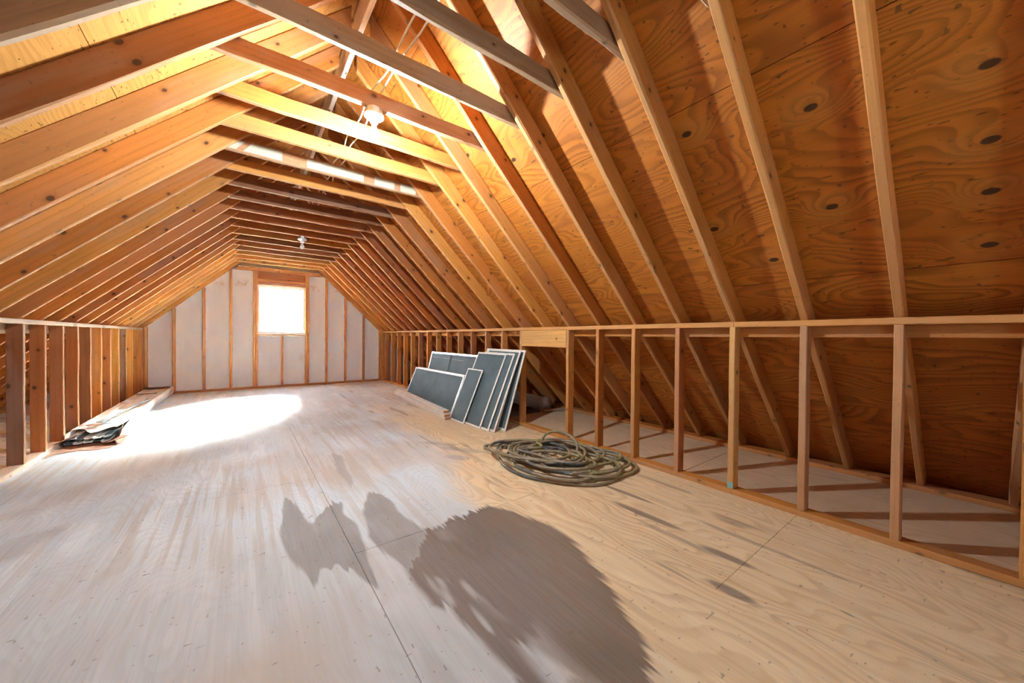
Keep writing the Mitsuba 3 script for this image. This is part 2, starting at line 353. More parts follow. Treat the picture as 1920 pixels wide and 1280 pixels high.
def beam(P0, P1, A, B, tone, segs=5, cham=0.003, wob=0.0015, cut0=(0, 0), cut1=(0, 0), wane=0.0, narrow=None):
    """A sawn board from P0 to P1 (centre line); A and B are the full cross-section vectors. cut: end shear per metre along A and B.
    Returns (mesh, uv); the two narrow faces carry v > 0.62."""
    r = random.Random(1000 + board_no[0])
    ib = board_no[0] % 61
    board_no[0] += 1
    P0, P1, A, B = (np.asarray(q, float) for q in (P0, P1, A, B))
    L = np.linalg.norm(P1 - P0)
    ax = (P1 - P0) / L
    la, lb = np.linalg.norm(A), np.linalg.norm(B)
    ea, eb = A / la, B / lb
    ts = np.linspace(0, 1, segs + 1)
    rows = []
    for k, t in enumerate(ts):
        c = [cham * (0.7 + 0.6 * r.random()) + (wane * r.random() ** 2) for _ in range(4)]
        da, db = (r.uniform(-wob, wob), r.uniform(-wob, wob)) if 0 < k < segs else (0, 0)
        a, b = la / 2, lb / 2
        pts = [(-a + c[0], -b), (a - c[1], -b), (a, -b + c[1]), (a, b - c[2]), (a - c[2], b), (-a + c[3], b), (-a, b - c[3]), (-a, -b + c[0])]
        rows.append([(x + da, y + db) for x, y in pts])
    V, F, UV = [], [], []
    narrow_a = la < lb                       # the faces at +-b are the narrow ones then
    sides = [(i, (i + 1) % 8) for i in range(8)]

    def pos(k, q):
        s0 = cut0[0] * q[0] + cut0[1] * q[1]
        s1 = cut1[0] * q[0] + cut1[1] * q[1]
        d = ts[k] * L + (1 - ts[k]) * s0 + ts[k] * s1
        return P0 + ax * d + ea * q[0] + eb * q[1], d

    for si, (i, j) in enumerate(sides):
        on_b = si in (0, 4)                  # face whose normal is +-b
        on_a = si in (2, 6)
        is_narrow = (on_b and narrow_a) or (on_a and not narrow_a)
        for k in range(segs):
            q = [rows[k][i], rows[k][j], rows[k + 1][j], rows[k + 1][i]]
            idx = len(V)
            for kk, qq in ((k, q[0]), (k, q[1]), (k + 1, q[2]), (k + 1, q[3])):
                p, d = pos(kk, qq)
                V.append(p)
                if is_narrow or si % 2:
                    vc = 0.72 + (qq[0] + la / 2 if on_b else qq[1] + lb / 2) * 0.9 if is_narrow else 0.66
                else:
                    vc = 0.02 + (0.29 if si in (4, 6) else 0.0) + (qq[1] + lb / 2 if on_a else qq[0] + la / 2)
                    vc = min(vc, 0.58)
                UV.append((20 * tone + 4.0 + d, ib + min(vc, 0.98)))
            F += [(idx, idx + 1, idx + 2), (idx, idx + 2, idx + 3)]
    for k, rev in ((0, True), (segs, False)):
        idx = len(V)
        for q in rows[k]:
            V.append(pos(k, q)[0])
            UV.append((20 * tone + 19.2 + q[0], ib + 0.3 + q[1]))
        for m in range(1, 7):
            F.append((idx, idx + m + 1, idx + m) if rev else (idx, idx + m, idx + m + 1))
    V, F = np.array(V), np.array(F)
    if np.dot(np.cross(ea, eb), ax) < 0:
        F = F[:, ::-1]
    return (V, F), np.array(UV)


def put_beam(parent, name, *a, **k):
    m, uv = beam(*a, **k)
    return put(parent, name, m, 'mat_lumber', uv=uv)


def bevel_box(size, centre=(0, 0, 0), c=0.003):
    sx, sy_, sz = (q / 2 for q in size)
    c = min(c, 0.45 * min(size))
    pts = []
    for x in (-1, 1):
        for y in (-1, 1):
            for z in (-1, 1):
                pts += [(x * (sx - c), y * (sy_ - c), z * sz), (x * (sx - c), y * sy_, z * (sz - c)), (x * sx, y * (sy_ - c), z * (sz - c))]
    m = trimesh.convex.convex_hull(np.array(pts))
    m.apply_translation(centre)
    return m


def slab(x0, x1, y0, y1, z0, z1, c=0.002):
    return bevel_box((x1 - x0, y1 - y0, z1 - z0), ((x0 + x1) / 2, (y0 + y1) / 2, (z0 + z1) / 2), c)


def lathe(profile, n=24, centre=(0, 0, 0)):
    m = trimesh.creation.revolve(np.array(profile, float), sections=n)
    m.apply_translation(centre)
    return m


def tube(pts, r, n=8, closed=False):
    pts = np.asarray(pts, float)
    tang = np.gradient(pts, axis=0)
    tang /= np.linalg.norm(tang, axis=1, keepdims=True) + 1e-12
    nrm = np.cross(tang[0], [0.1, 0.2, 1.0])
    nrm /= np.linalg.norm(nrm)
    V = []
    for p, t in zip(pts, tang):
        nrm = nrm - t * np.dot(nrm, t)
        nrm /= np.linalg.norm(nrm)
        b = np.cross(t, nrm)
        for k in range(n):
            a = 2 * math.pi * k / n
            V.append(p + r * (math.cos(a) * nrm + math.sin(a) * b))
    F = []
    for i in range(len(pts) - 1):
        for k in range(n):
            a, b = i * n + k, i * n + (k + 1) % n
            F += [(a, b, b + n), (a, b + n, a + n)]
    c0, c1 = len(V), len(V) + 1
    V += [pts[0], pts[-1]]
    e = (len(pts) - 1) * n
    for k in range(n):
        F += [(c0, (k + 1) % n, k), (c1, e + k, e + (k + 1) % n)]
    return np.array(V), np.array(F)


def cat(*ms):
    return trimesh.util.concatenate([m if isinstance(m, trimesh.Trimesh) else trimesh.Trimesh(*m, process=False) for m in ms])


X0 = np.array([1.0, 0, 0])
Y0 = np.array([0, 1.0, 0])
Z0 = np.array([0, 0, 1.0])
# roof frame vectors: up-slope direction and outward normal on each side (+1 right, -1 left)
SLOPE = {1: np.array([-CT, 0, ST]), -1: np.array([CT, 0, ST])}
NORM = {1: np.array([ST, 0, CT]), -1: np.array([-ST, 0, CT])}
FOOT = {1: np.array([XC + HALF, 0, ZP]), -1: np.array([XC - HALF, 0, ZP])}   # rafter underside over the plate
S_RIDGE = HALF / CT                           # slope length from FOOT to the ridge
# slope coordinate used for the sheathing joints, measured from a point 0.19 m up from FOOT
S_OFF = 0.193

# ------------------------------------------------------------------ floor
struct('floor', 'dusty plywood attic floor with grey damp stains and a cleaner strip on the right')


def floor_sheet(x0, x1, y0, y1, mat='mat_floor'):
    g = 0.0007
    put('floor', 'plywood_sheet', slab(x0 + g, x1 - g, y0 + g, y1 - g, -0.018, rng.uniform(-0.0008, 0.0), 0.0015), mat)


xs = [-1.98, -0.76, 0.46, 1.68, 2.90]
for k in range(4):
    x0, x1 = max(xs[k], -1.53), min(xs[k + 1], 2.90)
    off = 0.71 if k % 2 == 1 else 0.71 + 1.22
    if k == 3:
        off = 0.71
    if k == 2:
        off = 0.71 + 1.22
    if k == 1:
        off = 0.71
    if k == 0:
        off = 3.15 - 2.44
    ys = [off + 2.44 * j for j in range(-3, 6)]
    for a, b in zip(ys[:-1], ys[1:]):
        a, b = max(a, YBACK), min(b, YF + 0.09)
        if b - a > 0.05:
            floor_sheet(x0, x1, a, b)
# right eave floor: sheets as far as the plywood goes, joists beyond
for a, b in ((YBACK, 1.52), (1.52, 4.0)):
    put('floor', 'plywood_sheet', slab(2.902, 4.23, a + 0.002, b - 0.002, -0.018, -0.0006, 0.0015), 'mat_eave')
for k in range(11, 23):
    y = YR + k * S + 0.2
    if y > 4.0:
        put_beam('floor', 'joist', (2.9, y, -0.095), (4.2, y, -0.095), Y0 * TK, Z0 * 0.15, 5, segs=2)
put('floor', 'void_board', slab(2.5, 4.4, 3.9, YF + 0.1, -0.21, -0.195), 'mat_drywall')
put('floor', 'soffit_board', slab(-3.4, 4.8, YBACK - 0.1, YF + 0.15, -0.30, -0.27), 'mat_drywall')
# left eave: pale boards across with open gaps
y = YBACK
while y < YF:
    w = 0.215 + 0.03 * rng.random()
    put('floor', 'eave_board', slab(-2.80, -1.532, y, y + w, -0.02, rng.uniform(-0.003, 0.002)), 'mat_plank')
    y += w + 0.022
put('floor', 'void_board', slab(-2.95, -1.4, YBACK, YF + 0.1, -0.06, -0.045), 'mat_dark')

# ------------------------------------------------------------------ ceiling: rafters, sheathing, ridge, ties
struct('ceiling', 'open pitched roof of rafters, collar ties and orange plywood sheathing')
S_TOP = S_RIDGE - 0.019 / CT
S_BOT = -(ZP + 0.02) / ST                     # rafters run down to the eave plate
# sheathing sheets: 1.22 m up the slope, 2.44 m along the roof
joints = [S_OFF + 1.245 + 1.22 * j for j in range(-4, 3)]
for side in (1, -1):
    for j in range(len(joints) - 1):
        s0, s1 = joints[j], min(joints[j + 1], S_RIDGE + RD * TAN)
        s0 = max(s0, S_BOT - 0.35)
        if s1 - s0 < 0.02:
            continue
        off = YR + 0.019 + (0 if j % 2 else 3 * S) - 12 * S + (0.0 if side > 0 else S)
        for m in range(-1, 6):
            a, b = off + m * 6 * S, off + (m + 1) * 6 * S
            a, b = max(a, YBACK - 0.1), min(b, YF + 0.15)
            if b - a < 0.05:
                continue
            g = 0.0015
            lift = RD + rng.uniform(0, 0.002)
            P = [FOOT[side] + SLOPE[side] * s + NORM[side] * d + Y0 * yy for d in (lift, lift + 0.013) for (s, yy) in ((s0 + g, a + g), (s1 - g, a + g), (s1 - g, b - g), (s0 + g, b - g))]
            V, F, UV = [], [], []
            faces = [(0, 1, 2, 3), (7, 6, 5, 4), (0, 4, 5, 1), (1, 5, 6, 2), (2, 6, 7, 3), (3, 7, 4, 0)]
            sv = [s0, s1, s1, s0, s0, s1, s1, s0]
            yv = [a, a, b, b, a, a, b, b]
            for f in faces:
                i = len(V)
                V += [P[q] for q in f]
                UV += [(yv[q] + (100 if side < 0 else 0), sv[q] - S_OFF) for q in f]
                F += [(i, i + 1, i + 2), (i, i + 2, i + 3)]
            F = np.array(F)
            if side < 0:
                F = F[:, ::-1]
            put('ceiling', 'sheathing_panel', (np.array(V), F), 'mat_roof', uv=np.array(UV))

for side in (1, -1):  # unseen outer layer and eave boards, added to close light leaks
    P = [FOOT[side] + SLOPE[side] * a + NORM[side] * d + Y0 * yy for d in (RD + 0.018, RD + 0.03) for a in (S_BOT - 0.42, S_RIDGE + 0.16) for yy in (YBACK - 0.25, YF + 0.3)]
    put('ceiling', 'roofing_felt', trimesh.convex.convex_hull(np.array(P)), 'mat_dark')
    fx = FOOT[side] + SLOPE[side] * (S_BOT - 0.36)
    put('ceiling', 'fascia', slab(*sorted((fx[0], fx[0] + side * 0.02)), YBACK - 0.2, YF + 0.25, -0.45, fx[2] + 0.30), 'mat_siding')

right_tone = {-1: 4, 0: 10, 1: 10, 2: 10, 3: 10, 4: 10, 5: 8, 6: 10, 7: 1, 8: 8, 9: 1, 10: 8, 11: 8, 12: 8, 13: 2, 14: 8, 15: 2, 16: 8, 17: 2, 18: 8, 19: 8, 20: 1, 21: 1}
left_tone = {3: 3, 4: 3, 5: 9, 6: 10, 7: 8, 8: 10, 9: 8, 10: 1, 11: 8, 12: 8, 13: 8, 14: 2, 15: 8, 16: 2, 17: 8, 18: 1, 19: 1, 20: 0, 21: 0}
DYL = 0.022                                   # the left rafters stand a little further along
for k in FRAME:
    for side in (1, -1):
        yk = YR + k * S + TK / 2 + (DYL if side < 0 else 0)
        tone = (right_tone if side > 0 else left_tone).get(k, 1)
        c0 = FOOT[side] + SLOPE[side] * S_BOT + NORM[side] * RD / 2 + Y0 * yk
        c1 = FOOT[side] + SLOPE[side] * S_TOP + NORM[side] * RD / 2 + Y0 * yk
        put_beam('ceiling', 'rafter', c0, c1, Y0 * TK, NORM[side] * RD, tone, segs=9, cham=0.003, wob=0.003, wane=0.010 if k < 8 else 0.004,
                 cut0=(0, -1 / TAN * 0 + 0.0), cut1=(0, TAN))
# end rafters against the far gable
for side in (1, -1):
    yk = YF + 0.05
    c0 = FOOT[side] + SLOPE[side] * S_BOT + NORM[side] * (RD / 2 - 0.03) + Y0 * yk
    c1 = FOOT[side] + SLOPE[side] * S_TOP + NORM[side] * (RD / 2 - 0.03) + Y0 * yk
    put_beam('ceiling', 'rafter', c0, c1, Y0 * 0.075, NORM[side] * RD, 1, segs=6, cut1=(0, TAN))
put_beam('ceiling', 'ridge_board', (XC, YBACK, ZRIDGE + 0.06), (XC, YF + 0.1, ZRIDGE + 0.06), X0 * 0.036, Z0 * 0.19, 7, segs=22)

TIE_TONES = {0: 3, 1: 3, 2: 9, 3: 8, 4: 1, 5: 4, 6: 1, 7: 5, 8: 5, 9: 2, 10: 2, 11: 2, 12: 8, 13: 5, 14: 2, 15: 5, 16: 1, 17: 1, 18: 0}
ties = {}
for k in range(-5, 19):
    yk = YR + (k + 3) * S + TK + 0.033 + 0.0
    if yk > YF - 0.1:
        continue
    half = (ZRIDGE - ZTIE) / TAN + RD / CT * 0.94
    cutv = 1 / TAN
    zc = ZTIE + 0.051
    ties[k] = yk
    hh = half - 0.051 / TAN
    put_beam('ceiling', 'collar_tie', (XC - hh, yk, zc), (XC + hh, yk, zc), Y0 * TK, Z0 * 0.102, TIE_TONES.get(k, 3), segs=8, wob=0.003,
             wane=0.010 if k < 2 else 0.003, cut0=(0, cutv), cut1=(0, -cutv))
tie5 = sorted(k for k in scene if k.startswith('ceiling__collar_tie'))
tie_key = {k: ('ceiling__collar_tie' if i == 0 else f'ceiling__collar_tie_{i:03d}') for i, k in enumerate(sorted(ties))}
# paper strips stuck along the stained tie
for x0, x1 in ((-0.10, 0.27), (0.45, 0.92), (1.02, 1.21), (1.27, 1.43)):
    put(tie_key[5], 'paper_strip', slab(x0, x1, ties[5] - 0.0215, ties[5] - 0.0185, ZTIE + 0.012, ZTIE + 0.092, 0.0008), 'mat_paper')
# nail points driven through the roof sheathing: one fine crop of them
nails = []
for side in (1, -1):
    for _ in range(900):
        s_ = rng.uniform(-1.2, S_RIDGE - 0.1)
        y_ = rng.uniform(YBACK + 0.3, 7.0)
        p = FOOT[side] + SLOPE[side] * s_ + NORM[side] * (RD + 0.001) + Y0 * y_
        d = -NORM[side] + 0.5 * (SLOPE[side] * rng.uniform(-1, 1) + Y0 * rng.uniform(-1, 1))
        d = d / np.linalg.norm(d) * rng.uniform(0.008, 0.020)
        e1, e2 = SLOPE[side] * 0.0014, Y0 * 0.0014
        nails.append((np.array([p + e1, p - e1 * 0.5 + e2, p - e1 * 0.5 - e2, p + d]), np.array([(0, 1, 3), (1, 2, 3), (2, 0, 3)])))
key = put('ceiling', 'nail_points', cat(*nails), 'mat_steel')
labels[key] = {'label': 'shingle nail points through the roof sheathing', 'kind': 'stuff'}

# ------------------------------------------------------------------ knee walls
struct('wall_right', 'low open stud knee wall along the right eave with a framed opening')
struct('wall_left', 'low open stud knee wall along the left eave with dark reddish studs')
stud_r = {-1: 1, 0: 4, 1: 4, 2: 0, 3: 2, 4: 1, 5: 8, 6: 1, 8: 1, 9: 1, 10: 8, 11: 2, 12: 1, 13: 8, 14: 1, 15: 8, 16: 2, 17: 1, 18: 1, 19: 8, 20: 1, 21: 2}
stud_l = {8: 1, 9: 2, 10: 5, 11: 5, 12: 2, 13: 2, 14: 2, 15: 5, 16: 8, 17: 2, 18: 1, 19: 5, 20: 1, 21: 8}
for k in FRAME:
    if k != 7:
        y = YR + k * S + TK / 2
        kk = put_beam('wall_right', 'stud', (W + 0.0445, y, 0.038), (W + 0.0445, y, 1.196), Y0 * TK, X0 * 0.089, stud_r.get(k, 1), segs=4, wob=0.002, wane=0.003)
        if k == 2:
            put(kk, 'paint_mark', slab(W - 0.0012, W + 0.02, y - 0.0185, y + 0.0192, 0.042, 0.085, 0.0008), 'mat_teal')
    y = YR + k * S + TK / 2
    put_beam('wall_left', 'stud', (XL - 0.0445, y, 0.038), (XL - 0.0445, y, 1.190), Y0 * TK, X0 * 0.089, stud_l.get(k, 2), segs=4, wob=0.002, wane=0.002)
for yy in (YF - 0.052, YF + 0.02):
    put_beam('wall_right', 'stud', (W + 0.0445, yy, 0.038), (W + 0.0445, yy, 1.196), Y0 * 0.066, X0 * 0.089, 1, segs=4)
    put_beam('wall_left', 'stud', (XL - 0.0445, yy, 0.038), (XL - 0.0445, yy, 1.190), Y0 * 0.066, X0 * 0.089, 8, segs=4)
breaks = [YBACK, 1.09, 4.15, 6.8, YF + 0.02]
for a, b in zip(breaks[:-1], breaks[1:]):
    put_beam('wall_right', 'bottom_plate', (W + 0.0445, a + 0.001, 0.019), (W + 0.0445, b - 0.001, 0.019), X0 * 0.089, Z0 * TK, 1, segs=6)
    put_beam('wall_left', 'bottom_plate', (XL - 0.0445, a + 0.001, 0.019), (XL - 0.0445, b - 0.001, 0.019), X0 * 0.089, Z0 * TK, 7, segs=6)
    put_beam('wall_right', 'top_plate', (W + 0.0445, a + 0.001, 1.215), (W + 0.0445, b - 0.001, 1.215), X0 * 0.089, Z0 * TK, 1, segs=6)
    put_beam('wall_left', 'top_plate', (XL - 0.0445, a + 0.001, 1.209), (XL - 0.0445, b - 0.001, 1.209), X0 * 0.089, Z0 * TK, 6, segs=6)
    put_beam('wall_right', 'ledger', (W + 0.089 + 0.017, a + 0.001, 1.162), (W + 0.089 + 0.017, b - 0.001, 1.162), X0 * 0.032, Z0 * 0.070, 1, segs=6)
    put_beam('wall_left', 'ledger', (XL - 0.089 - 0.017, a + 0.001, 1.150), (XL - 0.089 - 0.017, b - 0.001, 1.150), X0 * 0.032, Z0 * 0.085, 6, segs=6)
    put_beam('wall_right', 'eave_plate', (4.07, a + 0.001, 0.018), (4.07, b - 0.001, 0.018), X0 * 0.14, Z0 * 0.036, 8, segs=6)
    put_beam('wall_left', 'eave_plate', (2 * XC - 4.07, a + 0.001, 0.018), (2 * XC - 4.07, b - 0.001, 0.018), X0 * 0.14, Z0 * 0.036, 1, segs=6)
put_beam('wall_right', 'door_header', (W + 0.019, YR + 6 * S + TK + 0.001, 1.098), (W + 0.019, YR + 8 * S - 0.001, 1.098), X0 * TK, Z0 * 0.19, 0, segs=3)

# ------------------------------------------------------------------ far gable wall with window
struct('wall_far', 'far gable wall of studs with white foam panels between them')


def gable(wallname, y0, sign, winname, win=(0.268, 1.130, 1.155, 2.135)):
    """sign +1: the interior lies towards -y. y0 is the stud front plane."""
    D = 0.089
    ym = y0 + sign * D / 2
    studs = [(-1.436, 8), (-1.392, 1), (-1.018, 1), (-0.590, 8), (-0.175, 1), (0.206, 1), (0.246, 8), (1.149, 1), (1.189, 1), (1.562, 1), (1.970, 8), (2.383, 8), (2.776, 1), (2.82, 8)]
    wx0, wx1, wz0, wz1 = win

    def under(x):
        return ZP + (HALF - abs(x - XC)) * TAN - 0.03

    for x, tone in studs:
        z1 = min(under(x - 0.019), under(x + 0.019)) - 0.004
        z1 = min(z1, 2.452)
        put_beam(wallname, 'stud', (x, ym, 0.038), (x, ym, z1), X0 * TK, Y0 * D, tone, segs=4)
    put_beam(wallname, 'cripple_stud', (0.698, ym, 0.038), (0.698, ym, wz0 - 0.05), X0 * TK, Y0 * D, 8, segs=3)
    put_beam(wallname, 'bottom_plate', (-1.40, ym, 0.019), (2.80, ym, 0.019), Y0 * D, Z0 * TK, 2, segs=6)
    hw = (ZRIDGE - 2.475 - 0.03) / TAN - 0.05
    put_beam(wallname, 'top_plate', (XC - hw, ym, 2.472), (XC + hw, ym, 2.472), Y0 * D, Z0 * 0.038, 8, segs=4)
    put_beam(wallname, 'top_plate', (XC - hw + 0.04, ym - sign * 0.01, 2.511), (XC + hw - 0.04, ym - sign * 0.01, 2.511), Y0 * D, Z0 * 0.038, 1, segs=4)
    # header over the window: two boards
    put_beam(wallname, 'window_header', (0.266, ym - sign * 0.01, 2.375), (1.129, ym - sign * 0.01, 2.375), Y0 * 0.07, Z0 * 0.150, 2, segs=3)
    put_beam(wallname, 'window_header', (0.266, ym, 2.267), (1.129, ym, 2.267), Y0 * D, Z0 * 0.060, 8, segs=3)
    put_beam(wallname, 'window_header', (0.266, ym, 2.205), (1.129, ym, 2.205), Y0 * D, Z0 * 0.058, 2, segs=3)
    put_beam(wallname, 'rough_sill', (0.266, ym, wz0 - 0.029), (1.129, ym, wz0 - 0.029), Y0 * D, Z0 * 0.038, 3, segs=3)
    # foam panels between the studs
    xsd = [s[0] for s in studs]
    yb0, yb1 = sorted((y0 + sign * (D + 0.001), y0 + sign * (D + 0.026)))
    for a, b in zip(xsd[:-1], xsd[1:]):
        if b - a < 0.1:
            continue
        if a < 0.3 < b or (a < 0.7 < b):
            spans = [(0.266, 0.679, 0.0, wz0 - 0.05), (0.717, 1.129, 0.0, wz0 - 0.05)]
            for x0, x1, z0, z1 in spans:
                put(wallname, 'foam_panel', slab(x0 - 0.015, x1 + 0.015, yb0, yb1, z0, z1, 0.001), 'mat_foam')
            continue
        poly = [(a + 0.004, 0.0), (b - 0.004, 0.0), (b - 0.004, min(under(b) + 0.03, 2.46)), (a + 0.004, min(under(a) + 0.03, 2.46))]
        m = trimesh.creation.extrude_polygon(Polygon(poly), 0.025, engine='earcut')
        m.apply_transform(np.array([[1, 0, 0, 0], [0, 0, 1, 0], [0, 1, 0, 0], [0, 0, 0, 1.0]]))
        m.invert()
        m.apply_translation((0, yb0, 0))
        put(wallname, 'foam_panel', m, 'mat_foam')
    # outside sheathing with the window hole
    tri = Polygon([(-3.0, -0.3), (4.4, -0.3), (4.4, 0.0), (XC, ZRIDGE + 0.45), (-3.0, 0.0)])
    hole = sbox(wx0 - 0.0, wz0, wx1, wz1 + 0.0)
    m = trimesh.creation.extrude_polygon(tri.difference(hole), 0.02, engine='earcut')
    m.apply_transform(np.array([[1, 0, 0, 0], [0, 0, 1, 0], [0, 1, 0, 0], [0, 0, 0, 1.0]]))
    m.invert()
    m.apply_translation((0, (yb1 + 0.001) if sign > 0 else yb0 - 0.021, 0))
    put(wallname, 'siding', m, 'mat_siding')
    # window: frame, sill, sash bars at the edge, pane
    labels[winname] = {'label': 'bright square window in the gable wall' if sign > 0 else 'small window in the near gable', 'kind': 'structure'}
    ring = sbox(wx0, wz0, wx1, wz1).difference(sbox(wx0 + 0.028, wz0 + 0.045, wx1 - 0.030, wz1 - 0.02))
    m = trimesh.creation.extrude_polygon(ring, 0.05, engine='earcut')
    m.apply_transform(np.array([[1, 0, 0, 0], [0, 0, 1, 0], [0, 1, 0, 0], [0, 0, 0, 1.0]]))
    m.invert()
    m.apply_translation((0, y0 + (0.055 if sign > 0 else -0.105), 0))
    put(winname, 'frame', m, 'mat_white')
    put(winname, 'sill', slab(wx0 + 0.001, wx1 - 0.001, *sorted((y0 + sign * 0.012, y0 + sign * 0.054)), wz0 - 0.008, wz0 + 0.012), 'mat_white')
    yp = y0 + sign * 0.08
    put(winname, 'pane', (np.array([(wx0 + 0.02, yp, wz0 + 0.03), (wx1 - 0.02, yp, wz0 + 0.03), (wx1 - 0.02, yp, wz1 - 0.01), (wx0 + 0.02, yp, wz1 - 0.01)]), np.array([(0, 1, 2), (0, 2, 3)])), 'mat_pane')
    return


gable('wall_far', YF, 1, 'window_1')
struct('wall_near', 'near gable wall behind the viewpoint')
gable('wall_near', YBACK, -1, 'window_2', (0.46, 0.88, 1.155, 1.75))

# ------------------------------------------------------------------ ceiling lamps
def lamp(x, y, label, lit):
    t = thing('ceiling_lamp', label, 'lamp')
    z = ZTIE - 0.002
    oct_ = [(0.05 * math.cos(a), 0.05 * math.sin(a)) for a in np.arange(8) * math.pi / 4 + math.pi / 8]
    m = trimesh.creation.extrude_polygon(Polygon(oct_), 0.036, engine='earcut')
    m.apply_translation((x, y, z - 0.036))
    put(t, 'junction_box', m, 'mat_steel')
    zz = z - 0.036
    put(t, 'lamp_holder', lathe([(0, zz), (0.056, zz), (0.060, zz - 0.004), (0.060, zz - 0.012), (0.052, zz - 0.020), (0.030, zz - 0.027), (0.023, zz - 0.032),
                                 (0.023, zz - 0.052), (0.020, zz - 0.055), (0, zz - 0.055)], 28, (x, y, 0)), 'mat_porcelain', smooth=35)
    zb = zz - 0.055
    prof = [(0, zb + 0.001), (0.0130, zb), (0.0135, zb - 0.014)]
    put(t, 'bulb_cap', lathe([*prof, (0, zb - 0.014)], 20, (x, y, 0)), 'mat_steel', smooth=35)
    zg = zb - 0.0142
    glass = [(0, zg), (0.0135, zg), (0.0150, zg - 0.008), (0.0200, zg - 0.020), (0.0260, zg - 0.032)]
    for a in np.linspace(0.15, math.pi / 2, 9):
        glass.append((0.0305 * math.cos(a - 0.15 + 0.0) if a > 0.15 else 0.0305, zg - 0.046 - 0.0305 * math.sin(a - 0.15) ))
    glass.append((0, zg - 0.046 - 0.0305))
    m = lathe(glass, 24, (x, y, 0))
    if m.volume < 0:
        m.invert()
    more = {'emitter': {'type': 'area', 'radiance': {'type': 'rgb', 'value': [BULB * c for c in BULB_COLOUR]}}} if lit else {}
    put(t, 'bulb', m, 'mat_porcelain', smooth=35, **more)
    return t


lamp(0.672, ties[2], 'lit bare bulb in a white porcelain holder under the nearer collar ties', True)
lamp(0.700, ties[11], 'unlit bare bulb in a white porcelain holder on the far ties above the window', False)

# two white cables over the ties to the lamps
for i, (dx, lab) in enumerate(((-0.012, 'white electric cable along the ridge, the left of the two side by side'), (0.038, 'white electric cable along the ridge, the right of the two side by side'))):
    pts = []
    for k in range(-2, 12):
        yk = ties[k]
        wig = 0.012 * math.sin(k * 2.3 + i)
        pts.append((0.68 + dx + wig, yk, ZTIE + 0.102 + 0.010))
        pts.append((0.68 + dx + 0.014 * math.sin(k * 1.7 + 2 * i), yk + 0.5 * S, ZTIE + 0.110))
    pts = np.array(pts)
    cs = CubicSpline(np.arange(len(pts)), pts)
    line = cs(np.linspace(0, len(pts) - 1, len(pts) * 6))
    key = key_for(None, 'electric_cable')
    scene[key] = mikit.ply(tube(line, 0.0052, 6), 'mat_cable', smooth=True)
    labels[key] = {'label': lab, 'category': 'cable'}

# ------------------------------------------------------------------ window screens leaning on the right knee wall
def screen(label, xb, xt, ztop, y0, y1, bar=0.022, mat='mat_cream', zb=0.0, sheet='mat_mesh', extra=None, group=None, depth=0.009, top_mat=None):
    """A framed screen: bottom edge at xb on the floor, top edge at (xt, ztop)."""
    t = thing('window_screen', label, 'window screen', group)
    L = math.hypot(xt - xb, ztop - zb)
    up = np.array([(xt - xb) / L, 0, (ztop - zb) / L])
    nrm = np.array([-up[2], 0, up[0]])        # towards the room
    M = np.eye(4)
    M[:3, 0], M[:3, 1], M[:3, 2], M[:3, 3] = -Y0, up, nrm, (xb, y1, zb + 0.001)
    if np.linalg.det(M[:3, :3]) < 0:
        M[:3, 0], M[:3, 3] = Y0, (xb, y0, zb + 0.001)
    wd = y1 - y0
    ring = sbox(0, 0, wd, L).difference(sbox(bar, bar, wd - bar, L - bar))
    fr = trimesh.creation.extrude_polygon(ring, depth, engine='earcut')
    fr.apply_transform(M)
    put(t, 'frame', fr, mat)
    bead = sbox(bar - 0.001, bar - 0.001, wd - bar + 0.001, L - bar + 0.001).difference(sbox(bar + 0.004, bar + 0.004, wd - bar - 0.004, L - bar - 0.004))
    bd = trimesh.creation.extrude_polygon(bead, depth * 0.5, engine='earcut')
    bd.apply_transform(M)
    put(t, 'spline_bead', bd, 'mat_slate')
    d = depth * 0.35
    q = [M[:3, :3] @ np.array(v) + M[:3, 3] for v in ((bar, bar, d), (wd - bar, bar, d), (wd - bar, L - bar, d), (bar, L - bar, d))]
    put(t, 'mesh_sheet', (np.array(q), np.array([(0, 1, 2), (0, 2, 3)])), sheet)
    for name, (a, b, c, e), mm in (extra or []):
        m = slab(a, b, c, e, depth * 0.2, depth * 1.25, 0.001)
        m.apply_transform(M)
        put(t, name, m, mm)
    return t


screen('wide dark window screen with an aluminium frame lying on its side behind the stacked boards', 2.412, 2.632, 0.535, 4.637, 6.47, 0.022, 'mat_alu',
       extra=[('top_rail', (0.0, 1.833, 0.553, 0.576), 'mat_white')])
screen('second wide dark screen just behind the aluminium framed one, showing only its end', 2.432, 2.648, 0.545, 4.595, 6.38, 0.020, 'mat_cream')
screen('wide storm sash with a pale blue top rail, behind the two wide screens', 2.53, 2.745, 0.845, 4.45, 6.02, 0.030, 'mat_alu',
       extra=[('muntin', (0.78, 0.792, 0.03, 0.83), 'mat_slate'), ('muntin', (0.74, 0.752, 0.03, 0.83), 'mat_slate'), ('glazing_strip', (0.10, 0.70, 0.775, 0.779), 'mat_white'), ('glazing_strip', (0.80, 1.20, 0.765, 0.769), 'mat_white')])
screen('small narrow window screen, lowest of the upright ones, standing right of the stacked boards', 2.255, 2.548, 0.672, 4.002, 4.385, 0.018, 'mat_white')
screen('tall cream framed screen in front of the upright ones, behind the small narrow screen', 2.295, 2.690, 0.897, 3.671, 4.345, 0.022, 'mat_cream',
       extra=[('pull_tab', (0.012, 0.028, 0.15, 0.19), 'mat_white')])
screen('tall cream framed screen, second from the front of the upright ones', 2.318, 2.708, 0.905, 3.520, 4.20, 0.024, 'mat_cream')
screen('tall cream framed screen, third from the front of the upright ones', 2.348, 2.738, 0.944, 3.438, 4.15, 0.024, 'mat_cream')
